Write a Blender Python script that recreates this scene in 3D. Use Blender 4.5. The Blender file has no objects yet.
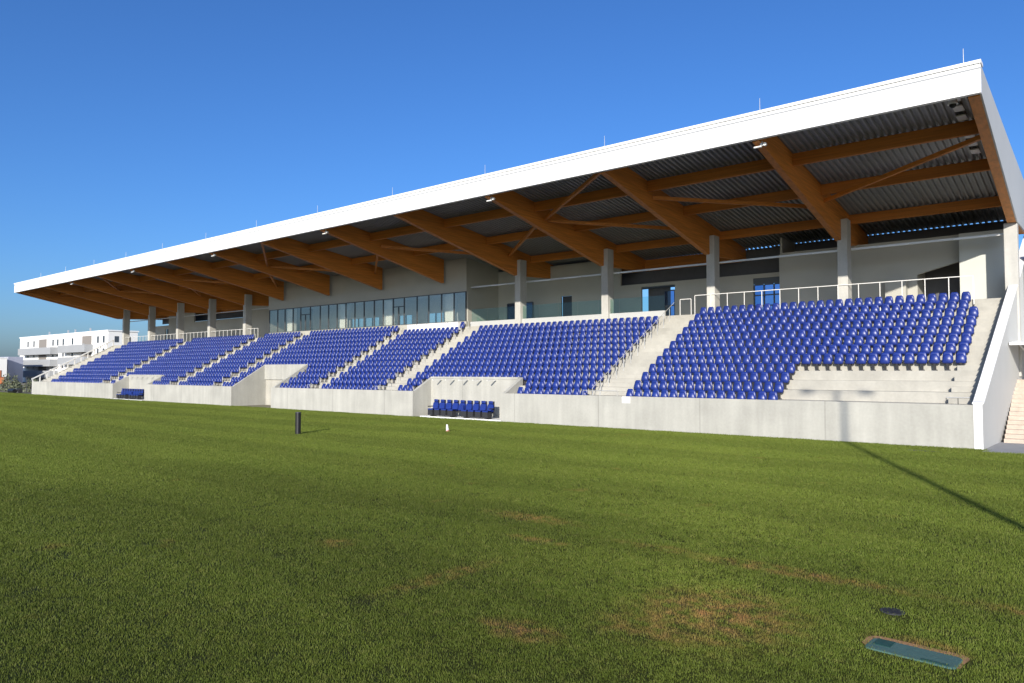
import bpy, bmesh, math, random
import numpy as np
from mathutils import Vector, Matrix
R = math.radians
random.seed(7)
rng = np.random.default_rng(11)
scene = bpy.context.scene
COL = scene.collection

# ------------------------------------------------------------------ helpers
class MB:
    """collects simple shapes into one mesh"""
    def __init__(self): self.v = []; self.f = []
    def add(self, vs, fs):
        n = len(self.v); self.v += [tuple(p) for p in vs]; self.f += [tuple(n + i for i in f) for f in fs]; return self
    def box(self, x0, x1, y0, y1, z0, z1):
        return self.add([(x0,y0,z0),(x1,y0,z0),(x1,y1,z0),(x0,y1,z0),(x0,y0,z1),(x1,y0,z1),(x1,y1,z1),(x0,y1,z1)],
                        [(3,2,1,0),(4,5,6,7),(0,1,5,4),(1,2,6,5),(2,3,7,6),(3,0,4,7)])
    def prism(self, poly, x0, x1, sk=0.0):
        """poly: (y, z) outline extruded along x; sk skews x by y"""
        n = len(poly)
        vs = [(x0 + sk*y, y, z) for y, z in poly] + [(x1 + sk*y, y, z) for y, z in poly]
        fs = [tuple(range(n)), tuple(range(2*n-1, n-1, -1))]
        for i in range(n):
            j = (i+1) % n; fs.append((i, i+n, j+n, j))
        return self.add(vs, fs)
    def bar(self, p, q, w, h=None):
        h = h or w
        p, q = Vector(p), Vector(q); d = (q-p).normalized()
        up = Vector((0,0,1)) if abs(d.z) < .95 else Vector((0,1,0))
        s = d.cross(up).normalized(); u = s.cross(d).normalized()
        vs = []
        for c in (p, q):
            for a, b in ((-1,-1),(1,-1),(1,1),(-1,1)): vs.append(c + s*(a*w/2) + u*(b*h/2))
        return self.add(vs, [(3,2,1,0),(4,5,6,7),(0,1,5,4),(1,2,6,5),(2,3,7,6),(3,0,4,7)])
    def tube(self, p, q, r, n=8, r2=None):
        r2 = r if r2 is None else r2
        p, q = Vector(p), Vector(q); d = (q-p).normalized()
        up = Vector((0,0,1)) if abs(d.z) < .95 else Vector((0,1,0))
        s = d.cross(up).normalized(); u = s.cross(d).normalized()
        vs = []
        for c, rr in ((p, r), (q, r2)):
            for k in range(n):
                a = 2*math.pi*k/n; vs.append(c + (s*math.cos(a) + u*math.sin(a))*rr)
        fs = [tuple(range(n-1,-1,-1)), tuple(range(n, 2*n))]
        for k in range(n):
            j = (k+1) % n; fs.append((k, j, j+n, k+n))
        return self.add(vs, fs)
    def grid(self, rows, close=False):
        """rows: list of equal-length point rows -> quads"""
        m = len(rows[0]); vs = [p for r in rows for p in r]; fs = []
        for i in range(len(rows)-1):
            for j in range(m if close else m-1):
                k = (j+1) % m
                fs.append((i*m+j, i*m+k, (i+1)*m+k, (i+1)*m+j))
        return self.add(vs, fs)
    def merge(self, other, loc=(0,0,0), s=1.0):
        return self.add([(x*s+loc[0], y*s+loc[1], z*s+loc[2]) for x,y,z in other.v], other.f)
    def build(self, name, mat, parent=None, smooth=False, bevel=0, loc=None):
        me = bpy.data.meshes.new(name); me.from_pydata(self.v, [], self.f)
        bm = bmesh.new(); bm.from_mesh(me); bmesh.ops.recalc_face_normals(bm, faces=bm.faces); bm.to_mesh(me); bm.free()
        me.materials.append(mat)
        if smooth:
            me.polygons.foreach_set('use_smooth', [True]*len(me.polygons))
        o = bpy.data.objects.new(name, me); COL.objects.link(o)
        if parent: o.parent = parent
        if loc: o.location = loc
        if bevel:
            b = o.modifiers.new('bevel', 'BEVEL'); b.width = bevel; b.segments = 2; b.limit_method = 'ANGLE'
        return o

def tag(o, label=None, cat=None, group=None, kind=None):
    if label: o['label'] = label
    if cat: o['category'] = cat
    if group: o['group'] = group
    if kind: o['kind'] = kind
    return o
def empty(name, loc=(0,0,0), rz=0):
    o = bpy.data.objects.new(name, None); COL.objects.link(o); o.location = loc; o.rotation_euler = (0,0,rz)
    o.empty_display_size = .2
    return o
def copy_tree(o, parent=None):
    c = o.copy(); COL.objects.link(c)
    if parent: c.parent = parent
    for ch in list(o.children): copy_tree(ch, c)
    return c
ONES = ['','first','second','third','fourth','fifth','sixth','seventh','eighth','ninth','tenth','eleventh','twelfth','thirteenth',
        'fourteenth','fifteenth','sixteenth','seventeenth','eighteenth','nineteenth','twentieth']
def ordinal(n):
    if n <= 20: return ONES[n]
    if n == 30: return 'thirtieth'
    return ('twenty-' if n < 30 else 'thirty-') + ONES[n % 10]

# ------------------------------------------------------------------ materials
def mat(name, col, rough=.6, metal=0., var=0., vscale=3., bump=0., bscale=40., spec=.5, coat=0.):
    m = bpy.data.materials.new(name); m.use_nodes = True
    nt = m.node_tree; N = nt.nodes; L = nt.links
    b = N['Principled BSDF']
    b.inputs['Base Color'].default_value = (*col, 1); b.inputs['Roughness'].default_value = rough
    b.inputs['Metallic'].default_value = metal; b.inputs['Specular IOR Level'].default_value = spec
    if coat: b.inputs['Coat Weight'].default_value = coat; b.inputs['Coat Roughness'].default_value = .15
    if var or bump: geo = N.new('ShaderNodeNewGeometry')
    if var:
        n = N.new('ShaderNodeTexNoise'); n.inputs['Scale'].default_value = vscale; n.inputs['Detail'].default_value = 5
        L.new(geo.outputs['Position'], n.inputs['Vector'])
        r = N.new('ShaderNodeMapRange'); r.inputs[1].default_value = .25; r.inputs[2].default_value = .75
        r.inputs[3].default_value = 1-var; r.inputs[4].default_value = 1+var
        L.new(n.outputs['Fac'], r.inputs[0])
        mx = N.new('ShaderNodeVectorMath'); mx.operation = 'SCALE'; mx.inputs[0].default_value = col
        L.new(r.outputs[0], mx.inputs['Scale']); L.new(mx.outputs[0], b.inputs['Base Color'])
    if bump:
        n2 = N.new('ShaderNodeTexNoise'); n2.inputs['Scale'].default_value = bscale; n2.inputs['Detail'].default_value = 4
        L.new(geo.outputs['Position'], n2.inputs['Vector'])
        bp = N.new('ShaderNodeBump'); bp.inputs['Strength'].default_value = bump; bp.inputs['Distance'].default_value = .02
        L.new(n2.outputs['Fac'], bp.inputs['Height']); L.new(bp.outputs[0], b.inputs['Normal'])
    return m

def concrete(name, col, streak=.12, cloud=.10, joint=0., rough=.85):
    """cast concrete: clouds, vertical run-off streaks, formwork joints, pores"""
    m = bpy.data.materials.new(name); m.use_nodes = True
    nt = m.node_tree; N = nt.nodes; L = nt.links; b = N['Principled BSDF']; b.inputs['Roughness'].default_value = rough
    b.inputs['Specular IOR Level'].default_value = .25
    geo = N.new('ShaderNodeNewGeometry')
    def noise(scale, mul, detail=5):
        vm = N.new('ShaderNodeVectorMath'); vm.operation = 'MULTIPLY'; vm.inputs[1].default_value = mul
        L.new(geo.outputs['Position'], vm.inputs[0])
        n = N.new('ShaderNodeTexNoise'); n.inputs['Scale'].default_value = scale; n.inputs['Detail'].default_value = detail
        L.new(vm.outputs[0], n.inputs['Vector']); return n.outputs['Fac']
    def rng_(src, lo, hi, a=.3, c=.7):
        r = N.new('ShaderNodeMapRange'); r.inputs[1].default_value = a; r.inputs[2].default_value = c
        r.inputs[3].default_value = lo; r.inputs[4].default_value = hi; L.new(src, r.inputs[0]); return r.outputs[0]
    def mul(a, c):
        k = N.new('ShaderNodeMath'); k.operation = 'MULTIPLY'; L.new(a, k.inputs[0]); L.new(c, k.inputs[1]); return k.outputs[0]
    f = mul(rng_(noise(.55, (1,1,1)), 1-cloud, 1+cloud), rng_(noise(2.2, (1,1,.12)), 1-streak, 1+streak*.5))
    f = mul(f, rng_(noise(9, (1,1,1)), .96, 1.04))
    if joint:
        sx = N.new('ShaderNodeSeparateXYZ'); L.new(geo.outputs['Position'], sx.inputs[0])
        dv = N.new('ShaderNodeMath'); dv.operation = 'DIVIDE'; dv.inputs[1].default_value = joint; L.new(sx.outputs['X'], dv.inputs[0])
        fr = N.new('ShaderNodeMath'); fr.operation = 'FRACT'; L.new(dv.outputs[0], fr.inputs[0])
        gt = N.new('ShaderNodeMath'); gt.operation = 'GREATER_THAN'; gt.inputs[1].default_value = .012; L.new(fr.outputs[0], gt.inputs[0])
        f = mul(f, rng_(gt.outputs[0], .82, 1., 0, 1))
        # every panel a slightly different pour
        fl = N.new('ShaderNodeMath'); fl.operation = 'FLOOR'; L.new(dv.outputs[0], fl.inputs[0])
        wn = N.new('ShaderNodeTexWhiteNoise'); wn.noise_dimensions = '1D'; L.new(fl.outputs[0], wn.inputs['W'])
        f = mul(f, rng_(wn.outputs['Value'], .95, 1.04, 0, 1))
    sc = N.new('ShaderNodeVectorMath'); sc.operation = 'SCALE'; sc.inputs[0].default_value = col
    L.new(f, sc.inputs['Scale']); L.new(sc.outputs[0], b.inputs['Base Color'])
    bp = N.new('ShaderNodeBump'); bp.inputs['Strength'].default_value = .25; bp.inputs['Distance'].default_value = .01
    L.new(noise(25, (1,1,1)), bp.inputs['Height']); L.new(bp.outputs[0], b.inputs['Normal'])
    return m

def timber(name, col, along):
    """glued laminated timber, grain and laminations along one axis"""
    m = bpy.data.materials.new(name); m.use_nodes = True
    nt = m.node_tree; N = nt.nodes; L = nt.links; b = N['Principled BSDF']; b.inputs['Roughness'].default_value = .55
    b.inputs['Specular IOR Level'].default_value = .35
    geo = N.new('ShaderNodeNewGeometry')
    vm = N.new('ShaderNodeVectorMath'); vm.operation = 'MULTIPLY'
    vm.inputs[1].default_value = (.25,4,9) if along == 'x' else (4,.25,9)
    L.new(geo.outputs['Position'], vm.inputs[0])
    n = N.new('ShaderNodeTexNoise'); n.inputs['Scale'].default_value = 1.6; n.inputs['Detail'].default_value = 6
    L.new(vm.outputs[0], n.inputs['Vector'])
    sx = N.new('ShaderNodeSeparateXYZ'); L.new(geo.outputs['Position'], sx.inputs[0])
    lam = N.new('ShaderNodeMath'); lam.operation = 'MULTIPLY_ADD'; L.new(sx.outputs['Y'], lam.inputs[0])
    lam.inputs[1].default_value = .215 if along == 'y' else .0; L.new(sx.outputs['Z'], lam.inputs[2])
    dv = N.new('ShaderNodeMath'); dv.operation = 'DIVIDE'; dv.inputs[1].default_value = .16; L.new(lam.outputs[0], dv.inputs[0])
    fl = N.new('ShaderNodeMath'); fl.operation = 'FLOOR'; L.new(dv.outputs[0], fl.inputs[0])
    wn = N.new('ShaderNodeTexWhiteNoise'); wn.noise_dimensions = '1D'; L.new(fl.outputs[0], wn.inputs['W'])
    a = N.new('ShaderNodeMapRange'); a.inputs[1].default_value = .3; a.inputs[2].default_value = .7; a.inputs[3].default_value = .78; a.inputs[4].default_value = 1.18
    L.new(n.outputs['Fac'], a.inputs[0])
    c = N.new('ShaderNodeMapRange'); c.inputs[3].default_value = .9; c.inputs[4].default_value = 1.1; L.new(wn.outputs['Value'], c.inputs[0])
    k = N.new('ShaderNodeMath'); k.operation = 'MULTIPLY'; L.new(a.outputs[0], k.inputs[0]); L.new(c.outputs[0], k.inputs[1])
    sc = N.new('ShaderNodeVectorMath'); sc.operation = 'SCALE'; sc.inputs[0].default_value = col
    L.new(k.outputs[0], sc.inputs['Scale']); L.new(sc.outputs[0], b.inputs['Base Color'])
    return m

def glass(name, tint, refl=.12):
    m = bpy.data.materials.new(name); m.use_nodes = True
    nt = m.node_tree; N = nt.nodes; L = nt.links; N.remove(N['Principled BSDF'])
    t = N.new('ShaderNodeBsdfTransparent'); t.inputs[0].default_value = (*tint, 1)
    g = N.new('ShaderNodeBsdfGlossy'); g.inputs['Roughness'].default_value = .02; g.inputs[0].default_value = (1,.97,.92,1)
    lw = N.new('ShaderNodeLayerWeight'); lw.inputs[0].default_value = .5
    fr = N.new('ShaderNodeMath'); fr.operation = 'POWER'; fr.inputs[1].default_value = 4.0; L.new(lw.outputs['Facing'], fr.inputs[0])
    ad = N.new('ShaderNodeMath'); ad.operation = 'ADD'; ad.inputs[1].default_value = refl; L.new(fr.outputs[0], ad.inputs[0])
    mx = N.new('ShaderNodeMixShader'); L.new(ad.outputs[0], mx.inputs[0]); L.new(t.outputs[0], mx.inputs[1]); L.new(g.outputs[0], mx.inputs[2])
    L.new(mx.outputs[0], N['Material Output'].inputs[0])
    return m

M = dict(
    conc_wall=concrete('cast_concrete', (.405,.398,.358), joint=6.0),
    conc_step=concrete('terrace_concrete', (.395,.38,.335), streak=.08, cloud=.12),
    conc_col=concrete('column_concrete', (.47,.46,.425), streak=.10, cloud=.12),
    white=mat('white_paint', (.80,.80,.79), .45, var=.03, vscale=.4),
    endpaint=mat('pale_grey_render', (.45,.455,.44), .6, var=.03, vscale=.6),
    grey_wall=mat('grey_cladding', (.41,.40,.35), .6, var=.05, vscale=.7),
    lightclad=mat('light_grey_cladding', (.52,.53,.48), .6, var=.04, vscale=.7),
    doorglass=glass('blue_door_glass', (.40,.52,.72), .06),
    dark_wall=mat('void_shade_wall', (.10,.10,.105), .7, var=.08),  # dark colour holds the shade of the voids behind the concourse
    beam=timber('glulam_beam', (.56,.205,.034), 'y'),
    purlin=timber('glulam_purlin', (.50,.178,.028), 'x'),
    deck=mat('zinc_deck', (.31,.31,.30), .5, .35, var=.06, vscale=.5),
    metal=mat('galvanised_steel', (.62,.62,.60), .45, .5),
    railwhite=mat('pale_rail_paint', (.70,.69,.66), .5),
    darkmetal=mat('dark_grey_steel', (.05,.052,.055), .5, .2),
    frame=mat('window_frame_grey', (.09,.10,.11), .5, .3),
    seat=mat('blue_seat_plastic', (.013,.031,.195), .38, var=.10, vscale=1.3, spec=.6),
    bracket=mat('black_seat_bracket', (.028,.028,.032), .55),
    glass=glass('clear_glass', (.93,.94,.91), .15),
    rail_glass=glass('balustrade_glass', (.82,.92,.90), .03),
    interior=mat('interior_plaster', (.80,.80,.76), .8, var=.04),
    black=mat('black_plastic', (.012,.012,.013), .45),
    pave=mat('paving_grey', (.27,.27,.275), .85, var=.10, vscale=2., bump=.3),
    pinkstep=mat('pinkish_precast_steps', (.45,.375,.31), .85, var=.14, vscale=5., bump=.3),
    apt=mat('white_render', (.78,.77,.74), .8, var=.03, vscale=.2),
    aptgrey=mat('balcony_grey', (.30,.31,.32), .8, var=.04, vscale=.3),
    win=mat('dark_window_glass', (.05,.06,.075), .12, spec=.8),
    bluegrey=mat('bluegrey_door_and_shade', (.30,.32,.40), .8, var=.1, vscale=.3),  # side door paint; on the house, shade put into the wall colour
    lidgreen=mat('green_valve_lid', (.06,.128,.105), .66, var=.12, vscale=9., bump=.3, bscale=30.),
    lidpatch=mat('dark_green_cover', (.008,.06,.045), .5, var=.2, vscale=12.),
    soil=mat('bare_sandy_soil', (.36,.19,.08), .95, var=.3, vscale=25., bump=.6, bscale=60.),
    orange=mat('orange_machine_paint', (.42,.14,.05), .5, var=.1),
    rubber=mat('tyre_rubber', (.02,.02,.02), .8),
    bush=mat('bush_leaf', (.13,.145,.085), .8, var=.35, vscale=1.2),
    lampglass=mat('lamp_lens', (.75,.76,.74), .25),
)

# grass materials ----------------------------------------------------------
def grass_mat(name, blade):
    m = bpy.data.materials.new(name); m.use_nodes = True
    nt = m.node_tree; N = nt.nodes; L = nt.links; b = N['Principled BSDF']
    b.inputs['Roughness'].default_value = .6; b.inputs['Specular IOR Level'].default_value = .25 if blade else .1
    geo = N.new('ShaderNodeNewGeometry'); pos = geo.outputs['Position']
    flat = N.new('ShaderNodeVectorMath'); flat.operation = 'MULTIPLY'; flat.inputs[1].default_value = (1,1,0); L.new(pos, flat.inputs[0]); flat = flat.outputs[0]
    def noise(scale, detail=4, mul=None, src=flat):
        s = src
        if mul:
            vm = N.new('ShaderNodeVectorMath'); vm.operation = 'MULTIPLY'; vm.inputs[1].default_value = mul; L.new(src, vm.inputs[0]); s = vm.outputs[0]
        n = N.new('ShaderNodeTexNoise'); n.inputs['Scale'].default_value = scale; n.inputs['Detail'].default_value = detail
        L.new(s, n.inputs['Vector']); return n.outputs['Fac']
    def rmap(src, a, c, lo, hi, smooth=False):
        r = N.new('ShaderNodeMapRange'); r.inputs[1].default_value = a; r.inputs[2].default_value = c; r.inputs[3].default_value = lo; r.inputs[4].default_value = hi
        if smooth: r.interpolation_type = 'SMOOTHSTEP'
        L.new(src, r.inputs[0]); return r.outputs[0]
    def math_(op, a, c):
        k = N.new('ShaderNodeMath'); k.operation = op
        for i, s in enumerate((a, c)):
            if isinstance(s, (int, float)): k.inputs[i].default_value = s
            else: L.new(s, k.inputs[i])
        return k.outputs[0]
    def mix(fac, a, c):
        k = N.new('ShaderNodeMix'); k.data_type = 'RGBA'; L.new(fac, k.inputs[0])
        for i, s in ((6, a), (7, c)):
            if isinstance(s, tuple): k.inputs[i].default_value = (*s, 1)
            else: L.new(s, k.inputs[i])
        return k.outputs[2]
    G1, G2, G3, BR = ((.124,.176,.023), (.163,.204,.031), (.238,.252,.060), (.37,.18,.072)) if blade else ((.050,.058,.007), (.062,.068,.009), (.075,.078,.012), (.20,.125,.05))
    c = mix(rmap(noise(.35, 3), .30, .70, .25, .75), G1, G2)
    c = mix(rmap(noise(38., 2), .40, .68, 0, .55), c, (.058,.080,.008) if blade else (.026,.032,.004))                # fine dark gaps between clumps
    c = mix(rmap(noise(7., 3), .50, .80, 0, .8), c, G3)                         # lighter tips here and there
    # mowing: long passes parallel to the stand
    sx = N.new('ShaderNodeSeparateXYZ'); L.new(pos, sx.inputs[0])
    wob = math_('MULTIPLY', noise(.06, 2), 6.0)
    st = math_('SINE', math_('MULTIPLY', math_('ADD', sx.outputs['Y'], wob), 1.35), 0)
    st2 = math_('MULTIPLY', noise(.9, 2, (.06,1,1)), 1.0)
    tone = math_('MULTIPLY', rmap(st, -.35, .35, .93, 1.07, True), rmap(st2, .3, .7, .93, 1.07))
    # one broad, soft-edged round of the pitch toned darker
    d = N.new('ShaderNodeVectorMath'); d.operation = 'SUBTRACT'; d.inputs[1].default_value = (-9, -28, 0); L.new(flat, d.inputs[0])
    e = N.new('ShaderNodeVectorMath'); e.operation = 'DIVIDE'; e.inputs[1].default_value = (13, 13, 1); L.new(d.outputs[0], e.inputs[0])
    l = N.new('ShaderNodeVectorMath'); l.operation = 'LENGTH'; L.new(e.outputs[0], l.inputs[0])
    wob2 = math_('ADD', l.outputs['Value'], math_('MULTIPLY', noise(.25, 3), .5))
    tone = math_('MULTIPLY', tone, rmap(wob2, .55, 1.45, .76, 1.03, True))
    sc = N.new('ShaderNodeVectorMath'); sc.operation = 'SCALE'; L.new(c, sc.inputs[0]); L.new(tone, sc.inputs['Scale']); c = sc.outputs[0]
    # worn patches with dry, reddish thatch
    tot = None
    for (x, y, rx, ry, amt) in BARE:
        d = N.new('ShaderNodeVectorMath'); d.operation = 'SUBTRACT'; d.inputs[1].default_value = (x, y, 0); L.new(flat, d.inputs[0])
        e = N.new('ShaderNodeVectorMath'); e.operation = 'DIVIDE'; e.inputs[1].default_value = (rx, ry, 1); L.new(d.outputs[0], e.inputs[0])
        l = N.new('ShaderNodeVectorMath'); l.operation = 'LENGTH'; L.new(e.outputs[0], l.inputs[0])
        v = rmap(l.outputs['Value'], 1.15, .0, 0, amt*1.05, True)
        tot = v if tot is None else math_('MAXIMUM', tot, v)
    br = math_('MULTIPLY', tot, rmap(noise(4.5, 8), .38, .66, .05, 1.))
    br = math_('MAXIMUM', br, rmap(noise(.8, 6), .66, .82, 0, .35))
    c = mix(br, c, BR)
    L.new(c, b.inputs['Base Color'])
    if blade:
        b.inputs['Subsurface Weight'].default_value = 0
        tr = N.new('ShaderNodeBsdfTranslucent'); L.new(c, tr.inputs[0])
        ms = N.new('ShaderNodeMixShader'); ms.inputs[0].default_value = .22
        L.new(b.outputs[0], ms.inputs[1]); L.new(tr.outputs[0], ms.inputs[2]); L.new(ms.outputs[0], N['Material Output'].inputs[0])
    else:
        bp = N.new('ShaderNodeBump'); bp.inputs['Strength'].default_value = .9; bp.inputs['Distance'].default_value = .05
        L.new(noise(26., 5), bp.inputs['Height']); L.new(bp.outputs[0], b.inputs['Normal'])
    return m
BARE = [(.0,-25.2,1.35,1.5,.85), (-.4,-26.1,.9,.7,.6), (.2,-22.6,2.3,.35,.65), (-3.9,-26.2,.30,1.6,.5), (-5.6,-21.9,1.5,.45,.6), (-4.2,-23.4,.9,.25,.6),
        (-1.6,-27.2,.7,.4,.9), (-6.9,-25.9,.5,.4,.45), (2.2,-24.75,.62,.36,.95), (3.0,-22.6,.9,.3,.5), (-2.2,-22.5,1.2,.3,.35)]
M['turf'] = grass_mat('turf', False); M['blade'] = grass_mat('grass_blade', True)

# ------------------------------------------------------------------ world, sun, camera
EL, AZ = 19.0, 25.0            # sun behind the photographer, to the right of the stand's normal
d = Vector((-math.sin(R(AZ))*math.cos(R(EL)), math.cos(R(AZ))*math.cos(R(EL)), -math.sin(R(EL))))   # travel of the light
w = bpy.data.worlds.new('World'); scene.world = w; w.use_nodes = True
nt = w.node_tree; bg = nt.nodes['Background']
sky = nt.nodes.new('ShaderNodeTexSky'); sky.sky_type = 'NISHITA'; sky.sun_disc = False
sky.sun_elevation = R(EL); sky.sun_rotation = math.atan2(-d.x, -d.y)
sky.air_density = 1.0; sky.dust_density = 1.6; sky.ozone_density = 8.0; sky.altitude = 100
hs = nt.nodes.new('ShaderNodeHueSaturation'); hs.inputs['Saturation'].default_value = 1.05; hs.inputs['Hue'].default_value = .505
nt.links.new(sky.outputs[0], hs.inputs['Color']); nt.links.new(hs.outputs[0], bg.inputs[0]); bg.inputs[1].default_value = .137
sl = bpy.data.lights.new('sun', 'SUN'); sl.energy = 4.9; sl.angle = R(.53); sl.color = (1., .93, .82)
so = bpy.data.objects.new('sun', sl); COL.objects.link(so); so.rotation_euler = d.to_track_quat('-Z', 'Y').to_euler(); so.location = (30,-60,40)
cam = bpy.data.cameras.new('camera'); co = bpy.data.objects.new('camera', cam); COL.objects.link(co)
cam.sensor_width = 36; cam.lens = 723.9/1024*36; cam.clip_start = .1; cam.clip_end = 5000
co.location = (3.95, -34.05, 3.10); co.rotation_euler = (R(92.37), 0, R(39.55)); scene.camera = co
scene.view_settings.view_transform = 'Standard'; scene.view_settings.look = 'None'; scene.view_settings.exposure = 0.35; scene.view_settings.gamma = 1

# ------------------------------------------------------------------ ground
MB().add([(-2600,-2600,-.012),(2600,-2600,-.012),(2600,2600,-.012),(-2600,2600,-.012)], [(0,1,2,3)]).build('ground', mat('dusty_ground', (.17,.155,.10), .95, var=.2, vscale=.05)).__setitem__('kind', 'structure')
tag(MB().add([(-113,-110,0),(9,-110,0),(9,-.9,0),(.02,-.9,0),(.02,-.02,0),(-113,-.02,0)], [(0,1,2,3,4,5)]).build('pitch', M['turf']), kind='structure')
tag(MB().box(.06,16,-.9,34,-.05,.012).build('pavement', M['pave']), kind='structure')

# grass: small tufts of blades, placed on points (one object that nobody could count)
def tuft(n, rad, hmin, hmax, wid):
    vs, fs = [], []
    for _ in range(n):
        a = rng.uniform(0, 2*math.pi); r = rad*math.sqrt(rng.uniform()); x, y = r*math.cos(a), r*math.sin(a)
        h = rng.uniform(hmin, hmax); t = rng.uniform(0, 2*math.pi); lean = rng.uniform(.1,.6)*h; l = rng.uniform(0, 2*math.pi)
        dx, dy = math.cos(t)*wid/2, math.sin(t)*wid/2; lx, ly = math.cos(l)*lean, math.sin(l)*lean
        k = len(vs)
        vs += [(x-dx,y-dy,-.005),(x+dx,y+dy,-.005),(x+lx*.4+dx*.8,y+ly*.4+dy*.8,h*.62),(x+lx*.4-dx*.8,y+ly*.4-dy*.8,h*.62),(x+lx,y+ly,h)]
        fs += [(k,k+1,k+2,k+3),(k+3,k+2,k+4)]
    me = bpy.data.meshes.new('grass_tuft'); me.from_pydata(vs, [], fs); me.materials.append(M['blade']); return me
def make_grass():
    pts = []; CX, CY = 3.95, -34.05
    r = 4.8
    while r < 135:
        dr = .25 + r*.01
        dens = 250*(8/max(r,8))**1.05*(.68+.32*min(1, max(0, r-6)/14))
        a0, a1 = R(-39.55-46), R(-39.55+46)
        n = int(dens*(a1-a0)*r*dr)
        rr = rng.uniform(r, r+dr, n); aa = rng.uniform(a0, a1, n)
        x = CX + rr*np.sin(aa); y = CY + rr*np.cos(aa)
        s = (rr/8)**.5
        pts.append(np.stack([x, y, s], 1)); r += dr
    p = np.concatenate(pts)
    keep = (p[:,1] < -.03) & ((p[:,0] < 0) | (p[:,1] < -.93))
    for (x0,x1,y0,y1) in HOLES: keep &= ~((p[:,0] > x0) & (p[:,0] < x1) & (p[:,1] > y0) & (p[:,1] < y1))
    # rotated valve box
    q = p[:,:2] - np.array(BOXC); c_, s_ = math.cos(BOXA), math.sin(BOXA)
    u = q[:,0]*c_ + q[:,1]*s_; v = -q[:,0]*s_ + q[:,1]*c_
    keep &= ~((abs(u) < .47) & (v < .27) & (v > -.215))
    keep &= ~((abs(u) < .55) & (v < .33) & (v > -.1) & (rng.uniform(size=len(p)) < .55))
    # thin out where the turf is worn
    for (bx,by,rx,ry,amt) in BARE:
        e = np.sqrt(((p[:,0]-bx)/rx)**2 + ((p[:,1]-by)/ry)**2)
        keep &= ~((e < .9) & (rng.uniform(size=len(p)) < amt*.45*(1-e)))
    p = p[keep]
    me = bpy.data.meshes.new('grass'); me.from_pydata([(a,b,0.) for a,b,_ in p], [], [])
    at = me.attributes.new('size', 'FLOAT', 'POINT'); at.data.foreach_set('value', (p[:,2]*rng.uniform(.75,1.2,len(p))).astype(np.float32))
    ro = me.attributes.new('turn', 'FLOAT_VECTOR', 'POINT')
    t = np.zeros((len(p),3), np.float32); t[:,2] = rng.uniform(0, 6.283, len(p)); ro.data.foreach_set('vector', t.ravel())
    o = bpy.data.objects.new('grass', me); COL.objects.link(o)
    ng = bpy.data.node_groups.new('grass_scatter', 'GeometryNodeTree')
    ng.interface.new_socket('Geometry', in_out='INPUT', socket_type='NodeSocketGeometry'); ng.interface.new_socket('Geometry', in_out='OUTPUT', socket_type='NodeSocketGeometry')
    N, L = ng.nodes, ng.links
    gi, go = N.new('NodeGroupInput'), N.new('NodeGroupOutput')
    mp = N.new('GeometryNodeMeshToPoints'); L.new(gi.outputs[0], mp.inputs[0])
    ip = N.new('GeometryNodeInstanceOnPoints'); L.new(mp.outputs[0], ip.inputs['Points'])
    ji = N.new('GeometryNodeJoinGeometry')
    for k in range(4):
        tm = bpy.data.objects.new('grass_tuft', tuft(36, .150, .011, .032, .0046))   # source of the tufts, only used through this node group
        oi = N.new('GeometryNodeObjectInfo'); oi.inputs['Object'].default_value = tm
        gi2 = N.new('GeometryNodeGeometryToInstance'); L.new(oi.outputs['Geometry'], gi2.inputs[0]); L.new(gi2.outputs[0], ji.inputs[0])
    L.new(ji.outputs[0], ip.inputs['Instance']); ip.inputs['Pick Instance'].default_value = True
    rv = N.new('FunctionNodeRandomValue'); rv.data_type = 'INT'; rv.inputs[4].default_value = 0; rv.inputs[5].default_value = 3
    L.new(rv.outputs[2], ip.inputs['Instance Index'])
    a1 = N.new('GeometryNodeInputNamedAttribute'); a1.data_type = 'FLOAT'; a1.inputs[0].default_value = 'size'
    a2 = N.new('GeometryNodeInputNamedAttribute'); a2.data_type = 'FLOAT_VECTOR'; a2.inputs[0].default_value = 'turn'
    L.new(a1.outputs[0], ip.inputs['Scale'])
    er = N.new('FunctionNodeEulerToRotation'); L.new(a2.outputs[0], er.inputs[0]); L.new(er.outputs[0], ip.inputs['Rotation'])
    L.new(ip.outputs[0], go.inputs[0])
    md = o.modifiers.new('scatter', 'NODES'); md.node_group = ng
    tag(o, 'short mown green turf blades covering the football pitch', 'grass', kind='stuff')
BOXC, BOXA = (2.19,-25.0), R(-4)
HOLES = [(1.46,1.94,-23.84,-23.42), (-2.35,-1.15,-2.16,-1.84)]
make_grass()

# ------------------------------------------------------------------ grandstand geometry constants
X0, X1 = -107.8, 0.0
T, RS = .85, .464
yf = lambda r: -.06 + T*(r-1)          # front of row r (1..13), row 13 is the concourse
zt = lambda r: 1.28 + RS*(r-1)
YC, ZC = yf(13), zt(13)
B = 8.04
SK = .04                                # the right end wall opens slightly outwards
stand = empty('grandstand', (0,0,0))
tag(stand, 'long covered grandstand with timber roof beams, white fascia and rows of blue seats', 'grandstand')

# terrace of steps, cut back round the two dugouts and the tunnel
segs = [(X0+.25,-82.2,1),(-82.2,-73.9,3),(-73.9,-56.9,1),(-56.9,-50.2,5),(-50.2,-33.1,1),(-33.1,-24.95,3),(-24.95,-.02,1)]
tb = MB()
for (a, b, r0) in segs:
    y0 = .2 if r0 == 1 else (1.93 if r0 == 3 else 3.43)
    poly = [(y0, 0), (y0, zt(r0))]
    for r in range(r0+1, 14):
        if yf(r) > y0 + .02: poly += [(yf(r), zt(r-1)), (yf(r), zt(r))]
    poly += [(16.5, ZC), (16.5, 0)]
    tb.prism(poly, a, b)
tb.build('terrace', M['conc_step'], stand)

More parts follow.
